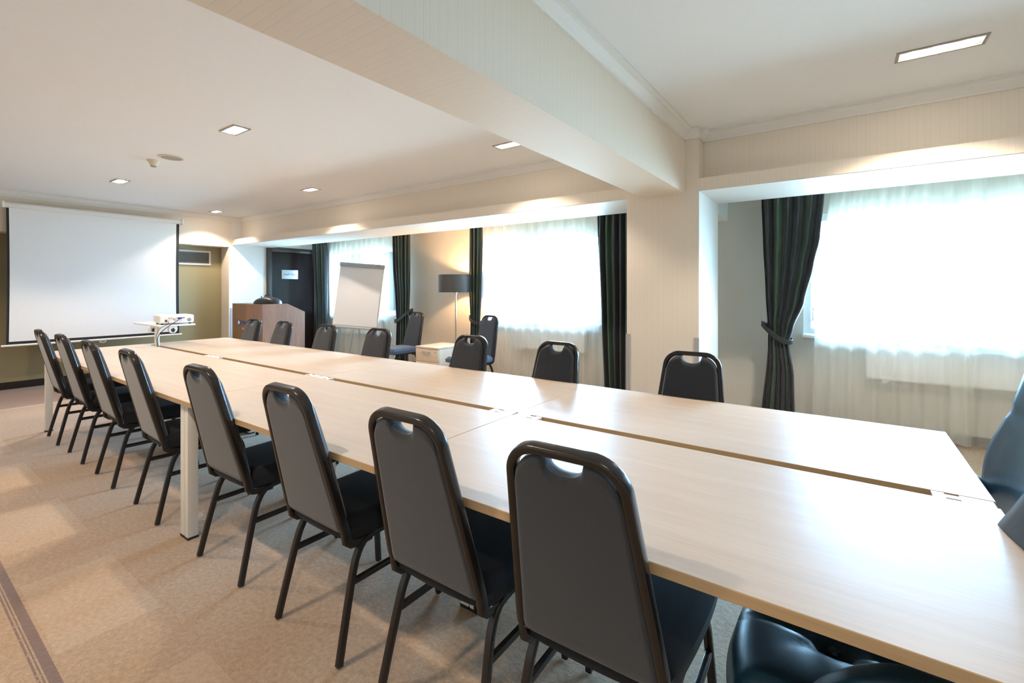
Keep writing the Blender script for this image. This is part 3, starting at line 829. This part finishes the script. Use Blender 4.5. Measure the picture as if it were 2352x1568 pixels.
# ------------------------------------------------------------------ lectern with bag
t = thing('lectern', 'brown walnut lectern with sloped top in front of the dark door', 'lectern', (-7.59, 3.86, 0))
W_, D2 = 0.49, 0.335
side = [(-D2, 0.0), (D2, 0.0), (D2, 0.955), (0.05, 1.092), (-D2, 1.092)]
for s in (-1, 1):
    bm = bmesh.new(); prism(bm, side, 'x', s*W_-(0.025 if s > 0 else 0), s*W_+(0 if s > 0 else 0.025)); obj('side_panel', bm, M['walnut_daylit'], t, smooth=False)
obj('front_panel', B((-W_+0.025, W_-0.025, -D2, -D2+0.022, 0.0, 1.09)), M['walnut'], t, smooth=False)
bm = bmesh.new(); prism(bm, [(-D2+0.022, 1.04), (0.045, 1.04), (D2-0.01, 0.90), (D2-0.01, 0.92), (0.05, 1.065), (-D2+0.022, 1.065)], 'x', -W_+0.026, W_-0.026)
obj('top_board', bm, M['walnut_daylit'], t, smooth=False)
obj('shelf', B((-W_+0.026, W_-0.026, -D2+0.024, D2-0.02, 0.5, 0.525)), M['walnut'], t, smooth=False)
yf = -D2-0.0015
MX = lambda x, z: Matrix(((1, 0, 0, x), (0, 0, -1, yf), (0, 1, 0, z), (0, 0, 0, 1)))
obj('emblem', B((-0.305, -0.215, yf-0.002, -D2, 0.745, 0.835)), M['brand_blue'], t, smooth=False)
bm = bmesh.new(); pts = [(-0.26+(0.026+0.004*math.cos(5*a))*math.cos(a), 0.79+(0.030+0.004*math.sin(5*a))*math.sin(a)) for a in [2*PI*k/30 for k in range(30)]]
prism(bm, pts, 'y', yf-0.004, yf-0.001); obj('emblem_mark', bm, M['white'], t, smooth=False)
obj('lettering', text_bm('WYNDHAM', 0.085, 0.002, MX(0.02, 0.79)), M['brand_blue'], t, smooth=False)
obj('place_name', text_bm('CLUJ', 0.05, 0.002, MX(-0.118, 0.695)), M['silver'], t, smooth=False)

t = thing('briefcase_bag', 'black leather bag with a handle lying on the lectern', 'bag', (-7.49, 3.79, 1.066), 0.25)
bm = bmesh.new(); P = []
n = 24
prof = [(0.0, 1.0), (0.02, 1.03), (0.05, 1.0), (0.085, 0.86), (0.11, 0.62), (0.125, 0.36), (0.13, 0.0)]
rings = []
for z, k in prof:
    rings.append([bm.verts.new((0.25*k*(abs(math.cos(a))**0.7)*math.copysign(1, math.cos(a))+0.02*(z/0.13), 0.11*(0.35+0.65*k)*(abs(math.sin(a))**0.7)*math.copysign(1, math.sin(a)), z)) for a in [2*PI*i/n for i in range(n)]])
for a, b in zip(rings, rings[1:]):
    for i in range(n): bm.faces.new((a[i], a[(i+1) % n], b[(i+1) % n], b[i]))
bm.faces.new(rings[0][::-1]); bm.faces.new(rings[-1])
obj('bag_body', bm, M['bag'], t)
bm = bmesh.new(); sweep(bm, catmull([(-0.055, 0, 0.105), (-0.045, 0, 0.15), (0.0, 0, 0.163), (0.06, 0, 0.158), (0.085, 0, 0.135), (0.095, 0, 0.10)], 5), rrect(0.016, 0.012, 0.004, 2), up=(0, 1, 0)); obj('handle', bm, M['bag'], t)
bm = bmesh.new(); add_cyl(bm, (-0.11, 0, 0.10), (-0.135, 0, 0.145), 0.012, 0.004, 10); obj('strap_end', bm, M['bag'], t)

# ------------------------------------------------------------------ flip chart
t = thing('flip_chart', 'white flip chart on a thin easel before the left-hand sheer curtain', 'flip chart', (-6.12, 4.50, 0), 0.618)
t.rotation_euler = (0, 0, 0.618)
bd = Matrix.Translation((0, 0, 1.22)) @ Matrix.Rotation(math.radians(-9), 4, 'X') @ Matrix.Rotation(math.radians(4.4), 4, 'Y')
def xf(bm): bmesh.ops.transform(bm, matrix=bd, verts=bm.verts); return bm
obj('board', xf(B((-0.345, 0.345, 0.0, 0.018, -0.50, 0.49), bev=0.004)), M['white'], t)
bm = bmesh.new(); V = []
for j in range(13):
    z = 0.45-0.92*j/12; bulge = -0.006-0.012*math.sin(PI*j/12)
    V.append([bm.verts.new((x, bulge-0.002, z)) for x in (-0.335, 0.335)]+[bm.verts.new((x, -0.0005, z)) for x in (0.335, -0.335)])
for a, b in zip(V, V[1:]):
    for i in range(4): bm.faces.new((a[i], a[(i+1) % 4], b[(i+1) % 4], b[i]))
bm.faces.new(V[0][::-1]); bm.faces.new(V[-1])
obj('paper_pad', xf(bm), M['paper'], t)
obj('clamp_bar', xf(B((-0.348, 0.348, -0.03, 0.02, 0.445, 0.505), bev=0.005)), M['clamp'], t)
obj('maker_mark', xf(B((0.215, 0.29, -0.0315, -0.0295, 0.478, 0.484))), M['ink'], t, smooth=False)
obj('pen_tray', xf(B((-0.34, 0.34, -0.045, 0.018, -0.515, -0.498), bev=0.003)), M['clamp'], t)
for (x0, y0, x1, y1) in ((0.0, 0.03, 0.02, -0.05), (-0.02, 0.05, -0.33, 0.42), (0.02, 0.05, 0.33, 0.42)):
    bm = bmesh.new(); add_cyl(bm, (x0, y0+0.02, 1.20), (x1, y1, 0.004), 0.011, n=12); obj('leg', bm, M['clamp'], t)

# ------------------------------------------------------------------ drawer cabinet, floor lamp
t = thing('drawer_cabinet', 'pale wood drawer cabinet with metal handles in front of the floor lamp', 'cabinet', (-4.526, 4.66, 0))
hw, hd, hz = 0.209, 0.26, 0.55
obj('body', B((-hw, hw, -hd+0.02, hd, 0.03, hz-0.022)), M['oak_side'], t, smooth=False)
obj('top_panel', B((-hw-0.002, hw+0.002, -hd-0.002, hd+0.002, hz-0.022, hz), bev=0.0015), M['oak_side'], t)
obj('plinth', B((-hw+0.02, hw-0.02, -hd+0.04, hd-0.02, 0, 0.03)), M['rubber'], t, smooth=False)
zz = [0.038, 0.195, 0.352, 0.524]
for k in range(3):
    dr = obj('drawer', B((-hw+0.002, hw-0.002, -hd, -hd+0.018, zz[k]+0.002, zz[k+1]-0.002), bev=0.001), M['oak_side'], t)
    zc = zz[k+1]-0.045
    bm = bmesh.new(); add_box(bm, -0.08, 0.06, -hd-0.024, -hd-0.016, zc-0.006, zc+0.006, 0.002)
    for xx in (-0.078, 0.05): add_box(bm, xx, xx+0.008, -hd-0.02, -hd, zc-0.006, zc+0.006)
    obj('handle', bm, M['steel'], dr)
bm = bmesh.new(); add_cyl(bm, (0.155, -hd-0.004, 0.49), (0.155, -hd, 0.49), 0.010, n=16); obj('lock', bm, M['steel'], t)

LX, LY = -4.66, 5.12
t = thing('floor_lamp', 'floor lamp with a dark grey drum shade on a thin steel pole', 'lamp', (LX, LY, 0))
bm = bmesh.new(); lathe(bm, [(0, 0), (0.14, 0), (0.14, 0.012), (0.02, 0.02), (0.0, 0.02)], 40); obj('base', bm, M['steel'], t)
bm = bmesh.new(); add_cyl(bm, (0, 0, 0.015), (0, 0, 1.27), 0.010, n=16); obj('pole', bm, M['steel'], t)
bm = bmesh.new(); lathe(bm, [(0.0, 1.235), (0.012, 1.235), (0.014, 1.25), (0.028, 1.275), (0.028, 1.29), (0.0, 1.29)], 20); obj('lamp_holder', bm, M['steel'], t)
bm = bmesh.new(); lathe(bm, [(0.255, 1.275), (0.255, 1.533), (0.251, 1.533), (0.251, 1.275), (0.255, 1.275)], 64)
for f in bm.faces: f.material_index = 0
o = obj('lamp_shade', bm, M['shade'], t)
bm = bmesh.new(); lathe(bm, [(0.2505, 1.277), (0.2505, 1.531)], 64); obj('shade_lining', bm, M['cream_shade'], o)
bm = bmesh.new()
for k in range(3):
    a = 2*PI*k/3+0.4; add_cyl(bm, (0, 0, 1.288), (0.25*math.cos(a), 0.25*math.sin(a), 1.288), 0.002, n=6)
obj('spider', bm, M['steel'], t)
bm = bmesh.new(); bmesh.ops.create_uvsphere(bm, u_segments=20, v_segments=14, radius=0.032); bmesh.ops.translate(bm, vec=(0, 0, 1.37), verts=bm.verts)
add_cyl(bm, (0, 0, 1.29), (0, 0, 1.345), 0.016, n=16); obj('bulb', bm, M['bulb'], t)
ld = bpy.data.lights.new('lamp_glow', 'POINT'); ld.energy = 48; ld.color = (1.0, 0.60, 0.28); ld.shadow_soft_size = 0.04
o = bpy.data.objects.new('lamp_glow', ld); COL.objects.link(o); o.location = (LX, LY, 1.42)

# ------------------------------------------------------------------ projector on its table stand
px_, py_ = -5.77, 1.79
t = thing('projector_stand', 'white post shelf clamped in the table gap at the screen end', 'projector stand', (px_, py_, 0))
bm = bmesh.new(); add_cyl(bm, (0, 0, 0.64), (0, 0, 0.942), 0.021, n=24); obj('post', bm, M['white_metal'], t)
obj('clamp_plate', B((-0.05, 0.05, -0.045, 0.045, 0.70, 0.712)), M['white_metal'], t, smooth=False)
obj('shelf', B((-0.55, 0.18, -0.045, 0.285, 0.942, 0.957), bev=0.004), M['white'], t)
for cx, cy in ((-0.09, -0.01), (0.10, 0.10)):
    bm = bmesh.new(); add_cyl(bm, (cx+0.0, cy-0.004, 0.912), (cx+0.02, cy+0.004, 0.912), 0.046, n=28)
    dk = obj('tilt_disc', bm, M['white'], t)
    bm = bmesh.new(); v0 = []; 
    pts = [(cy+(0.024 if k % 2 == 0 else 0.011)*math.cos(PI*k/5), 0.898+(0.024 if k % 2 == 0 else 0.011)*math.sin(PI*k/5)) for k in range(10)]
    prism(bm, pts, 'x', cx+0.018, cx+0.036); obj('knob', bm, M['rubber'], dk, smooth=False)
t = thing('projector', 'white projector with cables standing on the post shelf', 'projector', (-5.745, 1.93, 0.957), -0.10)
obj('housing', B((-0.135, 0.125, -0.15, 0.15, 0.014, 0.098), bev=0.016, seg=4), M['white'], t)
bm = bmesh.new()
for sx in (-0.10, 0.09):
    for sy in (-0.12, 0.12): add_cyl(bm, (sx, sy, 0), (sx, sy, 0.02), 0.012, n=12)
obj('foot', bm, M['rubber'], t)
bm = bmesh.new(); add_cyl(bm, (-0.136, 0.08, 0.055), (-0.155, 0.08, 0.055), 0.032, n=24); obj('lens', bm, M['rubber'], t)
bm = bmesh.new()
for y, z, a, b in ((-0.095, 0.04, 0.010, 0.012), (-0.07, 0.066, 0.006, 0.003), (-0.05, 0.066, 0.006, 0.003), (-0.03, 0.055, 0.005, 0.004), (-0.02, 0.045, 0.008, 0.003), (0.055, 0.068, 0.012, 0.004)):
    add_box(bm, 0.1245, 0.1262, y-a, y+a, z-b, z+b)
obj('port', bm, M['dgrille'], t, smooth=False)
bm = bmesh.new(); add_cyl(bm, (0.124, 0.105, 0.045), (0.1264, 0.105, 0.045), 0.019, n=24); obj('speaker_grille', bm, M['clamp'], t)
obj('video_plug', B((0.125, 0.155, 0.002, 0.036, 0.058, 0.072), bev=0.002), M['blue_plug'], t)
def cable(name, pts, r, label):
    bm = bmesh.new(); sweep(bm, catmull(pts, 8), circ(r, 8), up=(0.3, 0.9, 0.1)); o = obj(name, bm, M['rubber']); tag(o, label, 'cable', 'projector cables'); return o
cable('cable', [(-5.60, 1.945, 1.022), (-5.565, 1.90, 1.00), (-5.555, 1.83, 0.955), (-5.575, 1.775, 0.90), (-5.66, 1.765, 0.84), (-5.70, 1.775, 0.78), (-5.70, 1.787, 0.60)], 0.0035, 'thick black video cable looping from the projector plug down into the table gap')
cable('cable', [(-5.62, 1.838, 0.995), (-5.58, 1.82, 0.965), (-5.57, 1.755, 0.93), (-5.64, 1.745, 0.86), (-5.69, 1.76, 0.80), (-5.715, 1.787, 0.60)], 0.0025, 'thin black power cable from the projector down beside the white post')

# ------------------------------------------------------------------ radiators
for x0, x1, l in ((-7.84, -6.72, 'white radiator under the left-hand window behind the flip chart'), (-3.83, -2.68, 'white radiator under the middle window'), (0.175, 1.75, 'white radiator under the right-hand window')):
    t = thing('radiator', l, 'radiator', ((x0+x1)/2, YWALL-0.085, 0), 0, 'radiators under the windows')
    h = (x1-x0)/2
    bm = bmesh.new(); add_box(bm, -h, h, -0.045, 0.045, 0.50, 0.80, 0.012, 3)
    obj('panel', bm, M['radiator'], t)
    bm = bmesh.new(); k = -h+0.05
    while k < h-0.05: add_box(bm, k, k+0.012, -0.03, 0.03, 0.80, 0.806); k += 0.025
    obj('top_grille', bm, M['radiator'], t, smooth=False)
    bm = bmesh.new()
    for sx in (-h+0.14, h-0.14): add_box(bm, sx-0.02, sx+0.02, -0.035, 0.083, 0.47, 0.505, 0.006)
    obj('wall_bracket', bm, M['radiator'], t)

# ------------------------------------------------------------------ curtains
def interp(keys, z):
    keys = sorted(keys)
    if z <= keys[0][0]: return keys[0][1]
    for (a, u), (b, v) in zip(keys, keys[1:]):
        if z <= b:
            s = (z-a)/(b-a); s = s*s*(3-2*s)*0.5+s*0.5
            return u+(v-u)*s
    return keys[-1][1]
def cloth(name, y0, left, right, amp, pleats, z0, z1, mat, parent=None, nu=140, nz=40, seed=0, wav=0.0, thick=0.0015):
    rnd = random.Random(seed); bm = bmesh.new(); uvl = bm.loops.layers.uv.new('UVMap')
    ph = [rnd.uniform(-0.5, 0.5) for _ in range(pleats+2)]; am = [rnd.uniform(0.65, 1.25) for _ in range(pleats+2)]
    p2 = rnd.uniform(0, 6)
    V = {}
    for j in range(nz+1):
        z = z0+(z1-z0)*j/nz; xl = interp(left, z); xr = interp(right, z); A = interp(amp, z)
        for i in range(nu+1):
            u = i/nu; k = u*pleats; ki = int(k)
            a = am[ki]*(1-(k-ki))+am[ki+1]*(k-ki); p = ph[ki]*(1-(k-ki))+ph[ki+1]*(k-ki)
            th = 2*PI*k+p*1.6+0.5*math.sin(z*1.7+p2+u*3)*wav
            y = y0+A*a*math.sin(th)+A*0.3*math.sin(2*th+1.0)
            x = xl+(xr-xl)*u+0.25*A*math.cos(th)*a
            V[i, j] = (bm.verts.new((x, y, z)), u, j/nz)
    for i in range(nu):
        for j in range(nz):
            q = (V[i, j], V[i+1, j], V[i+1, j+1], V[i, j+1])
            f = bm.faces.new([v[0] for v in q])
            for lp, v in zip(f.loops, q): lp[uvl].uv = (v[1], v[2])
    o = obj(name, bm, mat, parent, auto=False)
    if thick:
        md = o.modifiers.new('thickness', 'SOLIDIFY'); md.thickness = thick
    return o
ZTOP = 2.44
def drape(label, left, right, amp, pleats, seed, ties=None, y0=5.19):
    o = cloth('drape', y0, left, right, amp, pleats, 0.015, ZTOP, M['drape'], seed=seed, nz=60, wav=0.8)
    tag(o, label, 'curtain', 'dark striped drapes at the windows')
    if ties:
        bm = bmesh.new()
        sweep(bm, catmull(ties, 8, closed=True), rrect(0.005, 0.045, 0.002, 1), up=(0, 0, 1), closed=True)
        obj('tieback', bm, M['tie'], o)
    return o
# right-hand window, left drape, tied
drape('dark green striped drape tied back at the left of the right-hand window',
      [(0.0, -0.665), (0.75, -0.60), (0.90, -0.60), (1.3, -0.625), (1.8, -0.65), (2.2, -0.665), (2.44, -0.665)],
      [(0.0, -0.375), (0.5, -0.385), (0.80, -0.425), (0.95, -0.39), (1.20, -0.30), (1.55, -0.225), (1.8, -0.175), (2.2, -0.14), (2.44, -0.13)],
      [(0, 0.035), (0.8, 0.026), (1.3, 0.036), (2.44, 0.040)], 6, 3,
      [(-0.655, 5.19, 0.985), (-0.60, 5.135, 0.93), (-0.53, 5.115, 0.87), (-0.46, 5.12, 0.825), (-0.395, 5.17, 0.815), (-0.41, 5.24, 0.83), (-0.52, 5.265, 0.89), (-0.62, 5.25, 0.965)])
# middle window
drape('dark striped drape hanging straight between the middle window and the column',
      [(0.0, -2.34), (1.0, -2.385), (1.9, -2.43), (2.2, -2.43), (2.3, -2.39), (2.44, -2.39)], [(0.0, -1.96), (2.44, -1.93)], [(0, 0.045), (2.44, 0.04)], 6, 11)
drape('dark striped drape tied back beside the floor lamp',
      [(0.0, -4.44), (0.85, -4.42), (1.3, -4.45), (2.44, -4.455)], [(0.0, -4.21), (0.85, -4.255), (1.3, -4.225), (2.0, -4.20), (2.44, -4.20)], [(0, 0.025), (0.85, 0.016), (2.44, 0.022)], 4, 21,
      [(-4.46, 5.19, 0.92), (-4.40, 5.15, 0.87), (-4.33, 5.145, 0.84), (-4.255, 5.17, 0.82), (-4.25, 5.22, 0.83), (-4.35, 5.24, 0.87), (-4.44, 5.23, 0.91)])
# left-hand window
drape('dark striped drape tied back at the right of the flip chart',
      [(0.0, -6.06), (0.78, -6.02), (1.1, -6.04), (1.7, -6.10), (2.44, -6.13)], [(0.0, -5.74), (0.9, -5.74), (1.3, -5.72), (2.44, -5.70)], [(0, 0.03), (0.8, 0.022), (2.44, 0.032)], 5, 31,
      [(-6.06, 5.17, 0.80), (-6.01, 5.125, 0.78), (-5.90, 5.115, 0.82), (-5.78, 5.12, 0.90), (-5.66, 5.17, 0.985), (-5.70, 5.23, 0.96), (-5.85, 5.245, 0.88), (-6.0, 5.235, 0.80)])
drape('dark striped drape hanging straight beside the brown door',
      [(0.0, -8.34), (1.0, -8.40), (2.0, -8.50), (2.44, -8.52)], [(0.0, -8.02), (2.0, -8.04), (2.44, -8.10)], [(0, 0.03), (2.44, 0.03)], 5, 41)
def sheer(label, left, right, pleats, seed, y0=5.30, amp=0.028, z0=0.03):
    o = cloth('sheer_curtain', y0, left, right, [(0, amp*0.8), (1.0, amp*0.8), (2.44, amp)], pleats, z0, ZTOP, M['sheer'], nu=pleats*20, nz=24, seed=seed, wav=0.9, thick=0)
    tag(o, label, 'curtain', 'white sheer curtains')
S = lambda x: [(0.0, x), (2.44, x)]
sheer('white sheer curtain at the left-hand window behind the flip chart', S(-8.12), S(-5.98), 14, 5)
sheer('white sheer curtain across the middle window', S(-4.30), S(-2.30), 13, 6)
sheer('white sheer curtain over the left half of the right-hand window', [(0, -0.24), (1.0, -0.22), (1.6, -0.16), (2.44, -0.08)], [(0, 0.86), (2.44, 0.90)], 7, 7)
sheer('white sheer curtain over the right half of the right-hand window', [(0, 0.72), (2.44, 0.78)], S(2.9), 11, 8, y0=5.33)
bm = bmesh.new()
o = None
for x0, x1, l in ((-8.55, -5.65, 'left-hand'), (-4.5, -1.9, 'middle'), (-0.7, 3.0, 'right-hand')):
    t = thing('curtain_rail', 'white curtain rail above the %s window' % l, 'curtain rail', ((x0+x1)/2, 5.25, 2.455), 0, 'curtain rails')
    obj('track', B((-(x1-x0)/2, (x1-x0)/2, -0.09, 0.12, 0.0, 0.02)), M['pvc'], t, smooth=False)
    bm = bmesh.new()
    for sx in (-1, 0, 1): add_box(bm, sx*(x1-x0)*0.45-0.01, sx*(x1-x0)*0.45+0.01, -0.02, 0.02, 0.02, 0.045)
    obj('hanger', bm, M['pvc'], t, smooth=False)
